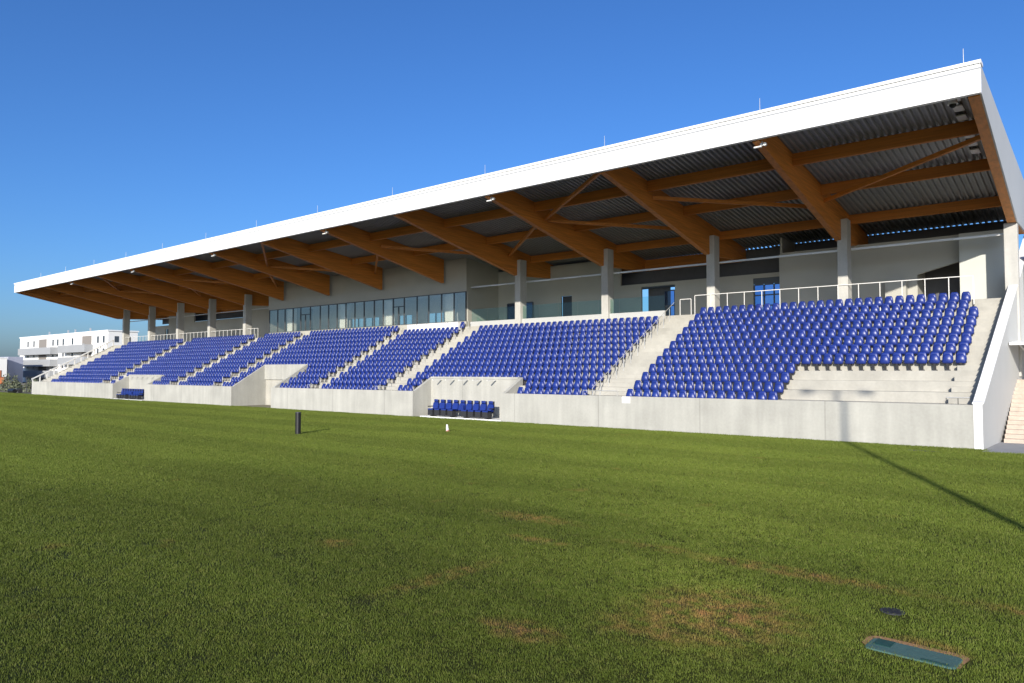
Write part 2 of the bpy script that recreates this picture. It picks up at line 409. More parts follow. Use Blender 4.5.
# pitch-side wall, return walls, backs of the dugouts and of the tunnel
WZ = 1.76
fw = MB()
for a, b in ((X0,-82.0),(-74.1,-56.75),(-50.4,-33.0),(-25.1,-.31)):
    fw.box(a, b, 0, .2, 0, WZ)
for x, yb, zb in ((-33.25,1.93,2.72),(-25.1,1.93,2.72),(-82.25,1.93,2.72),(-74.1,1.93,2.72),(-57.0,3.43,3.74)):
    fw.prism([(.203,0),(.203,WZ+.002),(yb,zb),(yb,0)], x, x+.25)
for a, b in ((-33.0,-25.1),(-82.0,-74.1)):
    fw.box(a, b, 1.75, 1.925, 0, 2.60)
fw.box(-56.75,-50.4, 3.3, 3.425, 2.36, 3.735)
front = fw.build('front_wall', M['conc_wall'], stand)
for a, b in ((-33.0,-25.1),(-82.0,-74.1)):
    MB().box(a+.002, b-.002, 1.71, 1.93, 2.602, 2.74).build('coping', M['conc_wall'], front)
    for k in range(5):
        x = a + 1.05 + k*1.25
        MB().box(x-.035, x+.035, .85, 1.75, 2.50, 2.56).build('bracket', M['railwhite'], front)
tw = MB().prism([(.203,WZ-.4),(.203,WZ+.05),(3.43,3.75),(3.43,2.6)], -50.4, -50.15)
tun = tw.build('ramp_parapet', M['conc_wall'], front)
for k in range(4):
    y = .6 + k*.78; z = WZ + .05 + (y-.2)*.616
    MB().box(-50.15,-50.09, y, y+.16, z-.62, z-.2).build('bracket', M['aptgrey'], front)
ti = MB(); ti.box(-56.75,-50.4,3.5,3.6,0,2.36); ti.box(-56.75,-50.4,3.43,3.6,2.36,2.5)
ti.build('tunnel_end', M['interior'], stand)
MB().box(-16.45,-15.95,-.012,.0,WZ-.36,WZ-.02).build('cover_plate', M['white'], front)

# stairs between the blocks: half-height steps
aisles = [(-19.15,-16.72,1,-18.6),(-37.2,-35.2,1,-36.9),(-45.5,-44.3,1,-45.3),(-60.8,-59.45,1,-60.55),(-69.5,-67.8,1,-69.2),(-86.0,-84.1,1,-85.7),(-1.35,-.32,1,-1.25),(-107.5,-102.6,1,None)]
for (a, b, r0, xr) in aisles:
    s = MB()
    for r in range(r0, 13):
        bb = b + (SK*yf(r+1) if b > -1 else 0)
        s.box(a, bb, yf(r+1)-T*.45, yf(r+1)+.001, zt(r)+.002, zt(r)+RS*.5)
    s.build('stairway', M['conc_step'], stand)
    if xr is None: continue
    h = MB(); posts = []
    if xr < -17:
        p0, p1 = (xr, yf(1)+.45, zt(1)+.90), (xr, yf(12)+.45, zt(12)+.90)
        if xr > -20:
            h.tube(p0, (xr, yf(13)+.3, zt(13)+.90), .02, 6)
        for r in range(r0, 13):
            y, z = yf(r)+.45, zt(r); posts.append(((xr,y,z),(xr,y,z+.90),.022))
    else:
        for r in range(r0, 12):
            posts.append(((xr,yf(r)+.5,zt(r)),(xr+.02,yf(r)+.5,zt(r)+.22),.03))
    if a > -60:
        for xx in (a+.1, (a+b)/2, b-.1): posts.append(((xx,.1,WZ),(xx,.1,WZ+.26),.015))
        h.tube((a+.1,.1,WZ+.28),(b-.1,.1,WZ+.28),.018,6)
    if not h.v: h.tube((a+.1,.1,WZ+.05),(b-.1,.1,WZ+.05),.018,6)
    hr = h.build('handrail', M['metal'], stand)
    for p, q, r_ in posts: MB().tube(p, q, r_, 6).build('post', M['metal'] if xr < -17 else M['darkmetal'], hr)

# right end wall and the stair outside it
ew = MB()
ew.prism([(0,0),(0,1.80),(.25,1.86),(17,1.78+.548*17),(17,0)], -.30, 0, SK)
endw = ew.build('end_wall', M['endpaint'], stand)
MB().box(-.302,.002,-.006,.0,0,1.797).build('wall_end_face', M['white'], endw)
cp = MB(); cp.prism([(-.01,1.80),(-.01,1.86),(.25,1.92),(17,1.84+.548*17),(17,1.785+.548*17),(.25,1.865)], -.34, .04, SK)
cp.build('coping', M['white'], endw)
es = MB()
for k in range(15): es.box(.15+SK*4, 3.2, 3.9+k*.40, 3.9+(k+1)*.40+ (3 if k == 14 else 0), .012, .18*(k+1))
es.build('side_stairway', M['pinkstep'], stand)
sw = MB(); sw.prism([(12.9,0),(12.9,9.5),(13.2,9.5),(13.2,0)], .6, 12)
sw.build('side_wall', M['endpaint'], stand)
MB().box(.95,2.1,12.84,12.9,2.72,4.6).build('side_door', M['bluegrey'], stand)
cn = MB(); cn.prism([(7.0,4.34),(7.0,4.46),(9.5,4.62),(12.9,4.66),(12.9,4.52),(9.5,4.48)], .33, 3.2)
cn.build('entrance_canopy', M['white'], stand)
MB().bar((.6,8.3,4.40),(1.5,12.6,2.8),.05).build('canopy_strut', M['metal'], stand)

# left end: sloping rail wall with posts
lr = MB(); nb = 12
for k in range(nb+1):
    y = .05 + k*(YC-.05)/nb; zb = 1.30 + .546*y
    lr.box(X0+.02, X0+.14, y-.06, y+.06, 0 if k == 0 else zb-.4, zb+.78)
lr.bar((X0+.08,-.1,1.30+.75),(X0+.08,YC+.1,1.30+.546*YC+.86),.20,.14)
lr.build('side_railing', M['railwhite'], stand)
MB().prism([(.2,0),(.2,1.35),(YC,1.35+.546*YC),(16.5,ZC),(16.5,0)], X0+.003, X0+.25).build('side_wall', M['conc_wall'], stand)

# columns
for i in (1,2,3,4,9,10,11,12,13):
    x = -B*i
    MB().box(x-.02, x+.53, 10.05, 10.85, ZC-.6, 10.72).build('column', M['conc_col'], stand, bevel=.02)
    MB().box(x+.205, x+.53, 10.06, 10.84, 10.722, 11.9).build('column_fork', M['conc_col'], stand)
MB().box(-.08,.50,10.35,11.0,ZC-4,10.68).build('column', M['conc_col'], stand, bevel=.02)

# ------------------------------------------------------------------ roof
zd = lambda y: 13.83 - .140*(y-2)                     # underside of the steel deck
zbm = lambda y: 13.40 - .215*(y+2.62) if y < 10.1 else 10.665 + (y-10.1)*.05   # underside of the beams
XR, XL = .54, -106.5
deck = MB(); pts = []; x = XL+.3; p = .30; dd = .13
while x < XR-.5:
    pts += [(x,0),(x+.09,0),(x+.13,dd),(x+.25,dd)]; x += p
pts.append((x,0))
rows = [[(a, y, zd(y)+c) for a, c in pts] for y in (-2.49, 16.5)]
rows += [[(a, y, zd(y)+c+.015) for a, c in pts] for y in (16.5, -2.49)]
deck.grid(rows)
roof = deck.build('roof', M['deck'], stand)
fa = MB()
fa.box(XL, XR, -2.72, -2.50, 13.41, 14.50)
fascia = fa.build('fascia', M['white'], roof)
MB().box(XL-.03, XR+.03, -2.78, -2.2, 14.503, 14.63).build('roof_edge_flashing', M['white'], roof)
MB().box(XL-.01, XR+.01, -2.726, -2.721, 14.30, 14.36).build('shadow_joint', M['aptgrey'], fascia)
for (xa, xb, nm) in ((XR-.06, XR, 'end_fascia'), (XL, XL+.06, 'end_fascia')):
    MB().prism([(-2.499,13.40),(-2.499,14.50),(5.3,14.10),(17.2,13.55),(17.2,10.9),(10.1,10.65)], xa, xb).build(nm, M['endpaint'] if xb > 0 else M['white'], roof)
def beam_poly(yend):
    ys = [-2.45, 2, 6, 10.1] + ([13, yend] if yend > 11 else [])
    if yend <= 11: ys[-1] = yend
    return [(y, zbm(y)) for y in ys] + [(yend, zd(yend)-.004), (-2.45, zd(-2.45)-.004)]
for i in range(0, 14):
    x = -B*i
    inside = i in (5,6,7,8)
    if i == 0: MB().prism(beam_poly(16.5), XR-.44, XR-.064).build('beam', M['beam'], roof)
    else: MB().prism(beam_poly(9.98 if inside else 16.2), x-.12, x+.20).build('beam', M['beam'], roof)
MB().prism(beam_poly(16.2), XL+.064, XL+.34).build('beam', M['beam'], roof)
edges = [(XR-.44)] + [None]*0
for i in range(0, 14):
    xa = (-B*(i+1)+.20) if i < 13 else XL+.34
    xb = (XR-.44) if i == 0 else (-B*i-.12)
    for y, h in ((2.0,.60),(6.5,.56),(11.9,.55),(16.2,.9)):
        if y > 10 and i in (4,5,6,7,8) or y > 16 and i < 2: continue
        MB().box(xa, xb, y-.10, y+.10, zd(y+.1)-h, zd(y+.1)-.006).build('purlin', M['purlin'], roof)
zbr = lambda y: 13.60 - .125*(y+2.62)
for (a, ya, b, yb) in ((2,-2.3,3,3),(3,3,4,9.1),(3,3.3,2,9.0),(5,3,4,9.1),(5,3,6,9.1),(6,-2.3,7,3),(7,3,8,9.1),(7,3.3,6,9.0),(2,2.5,1,8.0),(1,7.0,0,1.9),
                       (10,-2.3,11,3),(11,3,12,9.1),(11,3.3,10,9.0),(9,3,8,9.1),(9,3,10,9.1)):
    s = 1 if b > a else -1
    xa = -B*a + (-.13 if s > 0 else .21); xb = -B*b + (.21 if s > 0 else -.13)
    if b == 0: xb = XR-.45
    MB().bar((xa,ya,zbr(ya)),(xb,yb,zbr(yb)),.16,.20).build('brace', M['purlin'], roof)
for xk in (-.07,-7.95,-16.18,-24.57,-32.88,-41.27,-49.59,-57.82,-66.17,-74.3,-82.5,-90.8,-99):
    MB().tube((xk,-2.05,14.60),(xk,-2.05,15.45),.018,6,.010).build('lightning_rod', M['metal'], roof)
# row of pale plates under the deck beside the end beam
for k in range(7):
    y = -.9 + k*.95
    if abs(y+.4-2) > .6: MB().box(-.78,-.42,y,y+.75,zd(y+.75)-.06,zd(y+.75)-.008).build('pale_plate', M['railwhite'], roof)
MB().prism([(16.25,10.2),(16.25,zd(16.25)-.004),(16.31,zd(16.31)-.004),(16.31,10.2)], -14, XR-.5).build('rear_upstand', M['dark_wall'], stand)
MB().prism([(16.40,10.2),(16.40,zd(16.4)-.01),(16.46,zd(16.46)-.01),(16.46,10.2)], XL+.4, -12.6).build('rear_upstand', M['dark_wall'], stand)

# ------------------------------------------------------------------ rooms at the back of the concourse
gw = MB()
# far left rooms
gw.box(-104.6,-101.0,14.5,14.7,ZC,9.7)
gw.box(-100.0,-92.6,14.5,14.7,ZC,11.6); gw.box(-92.6,-79,14.5,14.7,ZC,9.9); gw.box(-79,-67.62,14.5,14.7,ZC,11.8)
gw.box(-101.0,-100.0,14.5,14.7,9.2,9.7)
# wall between the glazed room and the door bay
gw.build('rear_wall', M['grey_wall'], stand); gw = MB()
gw.box(-37.75,-30.9,14.5,14.7,ZC,11.9); gw.box(-29.8,-25.2,14.5,14.7,ZC,11.9); gw.box(-30.9,-29.8,14.5,14.7,9.3,11.9)
gw.box(-25.2,-23.4,14.5,14.7,ZC,9.75); gw.box(-20.6,-14.75,14.5,14.7,ZC,9.75); gw.box(-23.4,-20.6,14.5,14.7,9.5,9.75)
gw.box(-14.75,-12.62,14.5,14.7,9.46,9.75)
MB().box(-14.75,-12.62,14.56,14.68,9.05,9.458).build('door_header', M['frame'], stand)
gw.build('rear_wall', M['grey_wall'], stand); gw = MB()
gw.box(-12.6,-4.6,13.5,13.7,ZC,10.75); gw.box(-12.6,-12.45,13.7,16.2,ZC,11.9)
gw.box(-12.45,-.1,13.5,16.2,10.752,10.85)
gw.box(-25.2,-12.62,14.7,16.9,9.62,9.75)
gw.build('rear_wall', M['grey_wall'], stand)
MB().box(-67.62,-12.6,16.22,16.38,9.76,11.7).build('rear_wall', M['dark_wall'], stand)
dk = MB(); dk.box(-30.9,-29.8,14.75,14.85,ZC,9.3); dk.box(-101.0,-100,14.75,14.85,ZC,9.2)
dk.build('dark_door', M['darkmetal'], stand)
MB().add([(x,y,z) for y in (13.5,13.7) for x, z in ((-4.6,8.75),(-2.36,9.35),(-2.36,10.75),(-4.6,10.75))], [(0,1,2,3),(7,6,5,4),(0,4,5,1),(1,5,6,2),(2,6,7,3),(3,7,4,0)]).build('stair_soffit', M['grey_wall'], stand)
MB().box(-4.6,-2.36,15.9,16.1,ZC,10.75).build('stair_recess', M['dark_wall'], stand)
MB().box(-4.75,-4.6,13.7,16.1,ZC,10.75).build('partition', M['grey_wall'], stand)
MB().box(-2.35,-.12,12.6,12.8,ZC,10.75).build('room_wall', M['lightclad'], stand)
MB().box(-2.35,-2.2,12.8,16.1,ZC,10.75).build('room_wall', M['grey_wall'], stand)
MB().box(-6.2,-5.1,12.9,13.4,ZC,8.45).build('cabinet', M['grey_wall'], stand)

def framed(name, x0, x1, y, z0, z1, nx, nz, t=.08):
    f = MB()
    for k in range(nx+1):
        x = x0 + (x1-x0)*k/nx; f.box(x-t/2, x+t/2, y-.05, y+.05, z0, z1)
    for k in range(nz+1):
        z = z0 + (z1-z0)*k/nz
        for j in range(nx): f.box(x0+(x1-x0)*j/nx+t/2, x0+(x1-x0)*(j+1)/nx-t/2, y-.045, y+.045, z-t/2, z+t/2)
    o = f.build(name, M['frame'], stand)
    MB().box(x0, x1, y-.006, y+.006, z0, z1).build('pane', M['doorglass'], o)
    return o
framed('glazed_door', -14.7,-12.67,14.6,ZC,9.0,3,3)
framed('glazed_door', -21.5,-20.65,14.6,ZC,9.1,1,2)
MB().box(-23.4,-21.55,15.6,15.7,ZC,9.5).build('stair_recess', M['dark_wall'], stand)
framed('glazed_door', -36.6,-33.8,14.44,ZC,9.0,3,1)

# glazed hospitality box
bx = MB()
bx.box(-67.6,-37.7,10.35,10.55,9.86,12.75); bx.box(-67.6,-37.7,10.35,10.55,ZC-.1,7.32)
bx.box(-37.86,-37.7,10.55,14.5,ZC,12.6); bx.box(-67.6,-67.44,10.55,16.9,ZC,12.6)
box = bx.build('hospitality_box', M['grey_wall'], stand)
bw = MB(); bw.box(-67.44,-60.3,16.0,16.15,ZC,10.4); bw.box(-55.6,-52.5,16.0,16.15,ZC,10.4); bw.box(-50.5,-48.3,16,16.15,ZC,10.4); bw.box(-46,-37.9,16,16.15,ZC,10.4)
for a, b in ((-60.3,-55.6),(-52.5,-50.5),(-48.3,-46)): bw.box(a,b,16,16.15,8.85,10.4); bw.box(a,b,16,16.15,ZC,7.6)
bw.box(-67.44,-37.86,10.56,16.0,10.4,10.5)
bw.build('inner_wall', M['interior'], box)
for a, b, n in ((-60.3,-55.6,4),(-52.5,-50.5,2),(-48.3,-46,2)):
    f = MB()
    for k in range(n+1):
        x = a + (b-a)*k/n; f.box(x-.07,x+.07,16.02,16.1,7.6,8.85)
    wf = f.build('rear_window', M['frame'], box)
    MB().box(a,b,16.05,16.06,7.6,8.85).build('pane', M['glass'], wf)
for x in (-64.0,-54.8,-48.2,-40.0):
    MB().box(x-.62,x+.62,10.75,11.1,ZC,10.4).build('inner_column', M['interior'], box)
mull = [-67.5,-65.9,-64.5,-63.0,-61.6,-59.9,-58.2,-56.8,-55.4,-54.0,-52.6,-51.2,-49.7,-48.4,-47.0,-45.5,-43.8,-42.3,-40.7,-39.2,-37.8]
for k, (a, b) in enumerate(zip(mull[:-1], mull[1:])):
    f = MB(); t = .035
    f.box(a,a+t,10.36,10.48,7.325,9.855); f.box(b-t,b,10.36,10.48,7.325,9.855); f.box(a+t,b-t,10.36,10.48,9.80,9.855); f.box(a+t,b-t,10.36,10.48,7.325,7.38)
    if k in (4, 14): f.box(a+t,b-t,10.36,10.46,9.0,9.07); f.box((a+b)/2-.04,(a+b)/2+.04,10.36,10.46,7.38,9.0)
    wf = f.build('window', M['frame'], box)
    MB().box(a+t,b-t,10.41,10.425,7.38,9.80).build('pane', M['glass'], wf)

# parapet with glass balustrade behind block of seats beside the glazed box; railings elsewhere
pp = MB().box(-37.2,-19.25,10.30,10.46,6.3,7.24); pp.build('parapet', M['endpaint'], stand)
bal = None
for k in range(10):
    a = -37.1 + k*1.785
    MB().box(a,a+1.75,10.37,10.39,7.24,8.28).build('glass_panel', M['rail_glass'], stand)
def railing(x0, x1, y, step, h=1.12, bars=0):
    f = MB(); n = max(1, round((x1-x0)/step))
    f.box(x0, x1, y-.02, y+.02, ZC+h-.04, ZC+h)
    for k in range(n+1):
        x = x0 + (x1-x0)*k/n; f.box(x-.02, x+.02, y-.02, y+.02, ZC-.4 if y < 10.05 else ZC, ZC+h-.046)
    return f.build('railing', M['railwhite'], stand)
railing(-16.9,-1.4,10.0,1.08,1.24)
for i in (9,10,11,12):
    railing(-B*(i+1)+.5, -B*i-.1, 10.3, .9)
railing(-B*9+.5,-69.6,10.3,.9)
railing(-18.3,-17.5,10.7,.8)
# service rail with tube lights under the beams
sr = MB(); sr.box(-37.6,.2,10.80,10.92,10.15,10.26); sr.build('light_rail', M['metal'], stand)
for k in range(10):
    xk = -35.2 + k*3.65
    if abs((xk/ B) - round(xk/B)) < .12: xk += .8
    MB().box(xk, xk+1.5, 10.70, 10.79, 10.13, 10.2).build('tube_light', M['lampglass'], stand)
MB().box(-104,-67.7,10.80,10.9,10.15,10.24).build('light_rail', M['metal'], stand)

# ------------------------------------------------------------------ seats
def seat_shapes():
    """tip-up seat with its pan folded up; origin on the tread under the front of the backrest, x along the row"""
    def shell(y0, z0, z1, w0, w1, belly, th, n=7, m=6, top_round=.5):
        rows_f, rows_b = [], []
        for i in range(m):
            t = i/(m-1); z = z0 + (z1-z0)*t
            wdt = w0 + (w1-w0)*t**1.6
            if t > .7: wdt *= 1 - top_round*((t-.7)/.3)**2.4*.55
            if t < .15: wdt *= .9 + t/.15*.1
            rf, rb = [], []
            for j in range(n):
                s = -1 + 2*j/(n-1)
                bulge = belly*(1 - .75*s*s)*math.sin(math.pi*min(1, .15+t*.85))
                rf.append((s*wdt/2, y0 - bulge, z)); rb.append((s*wdt/2, y0 - bulge*.6 + th, z))
            rows_f.append(rf + rb[::-1])
        b = MB(); b.grid(rows_f, close=True); k = 2*n
        b.f.append(tuple(range(k))); b.f.append(tuple(range((m-1)*k, m*k)))
        return b
    back = shell(.02, .44, .875, .45, .34, .05, .03)
    pan = shell(-.07, .33, .77, .46, .25, .105, .04, top_round=.8)
    br = MB(); br.box(-.19,.19,-.02,.05,.33,.40); br.prism([(-.05,.05),(-.12,.36),(.06,.36),(.06,.05)],-.05,.05); br.box(-.09,.09,-.06,.10,.0,.05)
    for s in (-1,1): br.box(s*.205-.012, s*.205+.012, -.10,.04,.34,.44)
    return back, pan, br
SB, SP, SBR = seat_shapes()
PITCH = .52
ysr = lambda r: .59 + T*(r-1)
def as_mesh(mb, name, m, smooth=False):
    o = mb.build(name, m, smooth=smooth); me = o.data; bpy.data.objects.remove(o); return me
pb = as_mesh(SB, 'backrest', M['seat'], True); pp_ = as_mesh(SP, 'seat_pan', M['seat'], True); pk = as_mesh(SBR, 'bracket', M['bracket'])
proto = None
def row_phrase(r):
    return {12:'the top row', 1:'the bottom row'}.get(r) or f'the {ordinal(13-r)} row from top'
far = MB()
def put(x, r, label=None):
    global proto
    j = random.uniform(-.012,.012)
    if label is None:
        far.merge(SB, (x,ysr(r),zt(r))); far.merge(SP, (x,ysr(r)+j,zt(r))); return
    if proto is None:
        proto = empty('stadium_seat')
        for nm, me in (('backrest',pb),('seat_pan',pp_),('bracket',pk)):
            o = bpy.data.objects.new(nm, me); COL.objects.link(o); o.parent = proto
        c = proto
    else: c = copy_tree(proto)
    c.location = (x, ysr(r), zt(r)); c.rotation_euler = (0,0,random.uniform(-.02,.02))
    for ch in c.children:
        if ch.name.startswith('seat_pan'): ch.location = (0, j, 0)
    tag(c, label, 'seat', 'blue tip-up seats of the nearest block')
XE = -1.22
for r in range(12, 0, -1):
    n0 = 0 if r in range(5, 11) else (1 if r > 10 else 14)
    n1 = 30
    for k in range(n0, n1):
        i = k - n0 + 1
        lab = f"blue tip-up seat, {ordinal(i)} from right end of {row_phrase(r)}, nearest block"
        if len(lab.split()) > 16: lab = lab.replace('blue tip-up', 'blue')
        put(XE - PITCH*k, r, lab)
def block(xa, xb, rows, skip=()):
    n = int((xb-xa)/PITCH+.3); o = ((xb-xa) - n*PITCH)/2
    for r in rows:
        for k in range(n):
            x = xa + o + PITCH*(k+.5)
            if any(r in rr and a-.35 < x < b+.35 for a, b, rr in skip): continue
            put(x, r)
D = [(-33.25,-24.85,(1,2)), (-82.25,-73.85,(1,2)), (-57.0,-50.1,(1,2,3,4))]
block(-35.2,-19.0,range(1,12),D)
block(-44.2,-37.3,range(1,12),D); put(-37.75,12)
block(-59.4,-45.6,range(1,13),D)
block(-67.7,-60.9,range(1,13),D)
block(-84.0,-69.6,range(1,13),D)
block(-102.5,-86.1,range(1,13),D)
fs = far.build('seat_rows', M['seat'], smooth=True)
tag(fs, 'rows of blue tip-up seats in the six blocks beyond the nearest block', 'seats', kind='stuff')
# their brackets, as part of the same mass
fb = MB(); cache = set()
for (x, y, z) in far.v[::len(SB.v)+len(SP.v)]:
    pass
nb_ = len(SB.v) + len(SP.v); bb = MB(); bb.box(-.03,.03,-.03,.04,.0,.36); bb.box(-.15,.15,-.01,.03,.35,.40)
for k in range(0, len(far.v), nb_):
    vx = far.v[k:k+len(SB.v)]; x = sum(v[0] for v in vx)/len(vx); z = min(v[2] for v in vx)-.46; y = max(v[1] for v in vx)-.05
    fb.merge(bb, (x, y, z))
fb.build('brackets', mat('grey_seat_bracket', (.09,.09,.10), .5), fs)

# press desks at the top of the small block
names = ['leftmost', 'second', 'middle', 'fourth', 'rightmost']
dsk = None
for k, nm in enumerate(names):
    x = -44.35 + k*1.27
    if dsk is None:
        dsk = empty('press_desk')
        MB().box(-.58,.58,-.03,.03,0,.58).build('front_panel', M['white'], dsk, bevel=.01)
        MB().box(-.60,.60,-.06,.42,.582,.63).build('desk_top', M['white'], dsk, bevel=.01)
        for s in (-1,1): MB().box(s*.56-.02,s*.56+.02,.031,.40,-.02,.58).build('side_panel', M['white'], dsk)
        c = dsk
    else: c = copy_tree(dsk)
    c.location = (x+.6, yf(12)+.5, zt(12)+.25)
    tag(c, {0:'leftmost of five white press desks below the glazed box', 1:'second white press desk from the left below the glazed box', 2:'middle one of five white press desks below the glazed box',
            3:'second white press desk from the right below the glazed box', 4:'rightmost of five white press desks, beside a lone blue seat'}[k], 'desk', 'white press desks at top of the block')

# ------------------------------------------------------------------ dugout benches
def bench_seat(x, par, up):
    s = MB()
    s.grid([[(x+a*wd/2, y, z) for a in (-1,-.6,.6,1)] for y, z, wd in ((.10,.42,.46),(.14,.62,.50),(.17,.80,.46),(.19,.84,.36))] +
           [[(x+a*wd/2, y+.09, z) for a in (-1,-.6,.6,1)] for y, z, wd in ((.19,.84,.36),(.17,.80,.46),(.14,.62,.50),(.10,.42,.46))])
    if up: s.box(x-.22,x+.22,.02,.10,.42,.72)
    else: s.grid([[(x+a*.235, y, z) for a in (-1,-.5,.5,1)] for y, z in ((-.36,.40),(-.35,.47),(-.1,.46),(.10,.48),(.10,.40),(-.36,.40))])
    o = s.build('seat', M['seat'], par, bevel=.012)
    MB().box(x-.17,x+.17,.17,.25,.86,1.02).build('headrest', M['seat'], o, bevel=.03)
    MB().box(x-.245,x+.245,.265,.29,.30,1.0).build('shell', M['bracket'], o)
def bench(x0, label, n=9, gap=.615):
    b = empty('team_bench', (x0, .42, .10)); b.scale = (1,1,1.10)
    for k in range(n): bench_seat(k*gap, b, k == 4)
    f = MB(); f.box(-.25,(n-1)*gap+.25,.0,.08,.26,.34)
    for k in (0,3,5,8): f.box(k*gap-.06,k*gap+.06,-.30,.25,.0,.06); f.box(k*gap-.04,k*gap+.04,.0,.08,.06,.27)
    f.build('frame', M['bracket'], b)
    for k in range(n):
        if k != 4: MB().box(k*gap-.22,k*gap+.22,-.37,.02,.07,.395).build('pan_support', M['bracket'], b)
    for k in (0, n-1):
        s = -.28 if k == 0 else .28
        MB().box(k*gap+s-.025,k*gap+s+.025,-.28,.20,.56,.62).build('armrest', M['bracket'], b)
    tag(b, label, 'bench', 'team benches in the dugouts')
    p = MB().box(x0-.95,x0+ (n-1)*gap+1.35,.002,1.7,0,.098)
    return p
for x0, lab in ((-31.35,'nearer blue nine-seat team bench on a white plinth in the right dugout'),(-80.9,'small distant blue team bench in the left dugout')):
    bench(x0, lab).build('plinth', M['white'], stand)

# ------------------------------------------------------------------ small things on the roof and on the pitch
fl = None
for i, place in ((1,'nearest beam'),(3,'third beam from the right'),(5,'fifth beam from the right'),(7,'seventh beam from the right'),(9,'ninth beam from the right'),(11,'eleventh beam from the right')):
    if fl is None:
        fl = empty('floodlight')
        MB().box(-.05,.05,-.05,.05,-.02,.16).build('bracket', M['metal'], fl)
        MB().box(-.34,.0,-.08,.06,-.11,-.04).build('lamp_housing', M['white'], fl, bevel=.02)
        MB().tube((.16,-.07,-.0),(.16,.07,-.0),.075,10).build('lamp_head', M['lampglass'], fl)
        MB().box(-.06,.16,-.03,.03,-.05,.0).build('arm', M['metal'], fl)
        c = fl
    else: c = copy_tree(fl)
    c.location = (-B*i+.2, -2.2, zbm(-2.2)-.06)
    tag(c, f'small white floodlight under the front end of the {place}', 'floodlight', 'floodlights under the roof edge')
dc = empty('dome_camera', (-.52,-1.6,13.42))
MB().tube((0,0,.25),(0,0,.9),.03,8).build('stem', M['metal'], dc)
MB().tube((0,0,.1),(0,0,.26),.19,16,.14).build('housing', M['white'], dc)
dm = MB(); dm.grid([[(.13*math.cos(a)*math.cos(e), .13*math.sin(a)*math.cos(e), .1-.15*math.sin(e)) for a in [2*math.pi*k/14 for k in range(14)]] for e in (0,.4,.8,1.2,1.5)], close=True)
dm.build('dome', M['black'], dc, smooth=True)
tag(dc, 'white dome security camera hanging under the right corner of the roof', 'camera')

bo = empty('bollard', (-26.98,-13.15,0))
MB().tube((0,0,0),(0,0,1.06),.135,20).build('post', M['black'], bo, smooth=False, bevel=.01)
MB().tube((0,0,1.062),(0,0,1.10),.14,20,.125).build('cap', M['darkmetal'], bo)
tag(bo, 'short black cylindrical post standing alone on the grass', 'post')
pg = empty('marker_peg', (-22.34,-7.4,0)); pg.rotation_euler = (0, R(-7), 0)
MB().tube((0,0,.06),(0,0,.38),.075,10,.045).build('peg', M['white'], pg)
MB().tube((.02,0,0),(0,0,.09),.10,10,.07).build('base', mat('faded_red_plastic', (.42,.16,.12), .6), pg)
tag(pg, 'small white marker peg with reddish base stuck in the turf', 'marker')

# valve box lid
vb = empty('valve_box', (*BOXC, -.018), BOXA)
def rrect(hx, hy, r, z):
    p = []
    for cx_, cy_, a0 in ((hx-r,hy-r,0),(-hx+r,hy-r,90),(-hx+r,-hy+r,180),(hx-r,-hy+r,270)):
        for k in range(6): a = R(a0+18*k); p.append((cx_+r*math.cos(a), cy_+r*math.sin(a), z))
    return p
lid = MB(); lid.grid([rrect(.455,.20,.07,-.05), rrect(.455,.20,.07,.022), rrect(.445,.19,.065,.032)], close=True); lid.f.append(tuple(range(36+12, 36+36)) if False else tuple(range(48,72)))
lid.build('lid', M['lidgreen'], vb)
ra = MB(); ra.grid([rrect(.475,.22,.08,-.05), rrect(.475,.22,.08,.012), rrect(.46,.205,.072,.012)], close=True); ra.build('rim', M['lidpatch'], vb)
MB().box(-.40,-.22,-.03,.185,.0325,.036).build('dark_patch', M['lidpatch'], vb)
MB().box(.12,.38,-.165,-.115,.0325,.037).build('handle_slot', M['lidpatch'], vb)
tag(vb, 'flat green rectangular valve box lid set in the turf', 'valve box')
sl_ = MB(); sl_.add([(x*1.16*(1+.05*math.sin(7*i)), y*1.02+.075+.012*math.sin(5*i), .023) for i, (x, y, _) in enumerate(rrect(.43,.24,.14,0))], [tuple(range(24))])
so_ = sl_.build('worn_soil', M['soil'], vb)
sp = empty('sprinkler_hole', (1.70,-23.61,0), R(-6))
MB().tube((0,0,-.02),(0,0,.010),.145,20).build('rim', M['darkmetal'], sp)
MB().tube((0,0,.0105),(0,0,.015),.115,20).build('cap', M['black'], sp)
tag(sp, 'small dark round sprinkler cover sunk in the grass', 'sprinkler')
s2 = empty('sprinkler_hole', (-1.75,-2.0,0))
MB().box(-.55,.55,-.07,.07,-.02,.02).build('rim', M['darkmetal'], s2); MB().box(-.5,.5,-.045,.045,.0205,.026).build('cap', M['black'], s2)
tag(s2, 'thin dark drain cover in the grass before the right wall', 'drain cover')

# floodlight mast off to the right whose shadow crosses the pitch
k = 44.0
mx, my = -5.06 + math.sin(R(AZ))*k, -.2 - math.cos(R(AZ))*k
hz = math.tan(R(EL))*(k + 1.9) + 2.35
mast = empty('floodlight_mast', (mx, my, 0))
MB().tube((0,0,0),(0,0,hz),.16,14,.09).build('pole', M['metal'], mast)
ax = Vector((1,0,0))
MB().bar(ax*-1.3 + Vector((0,0,hz-.05)), ax*1.3 + Vector((0,0,hz-.05)), .06).build('crossarm', M['metal'], mast)
for s in (-1, 1):
    c = ax*(1.3*s) + Vector((0,0,hz-.05)); MB().bar(c-ax*.26, c+ax*.26, .36, .30).build('lamp_head', M['darkmetal'], mast)
tag(mast, 'tall steel floodlight mast with two lamp heads', 'mast')

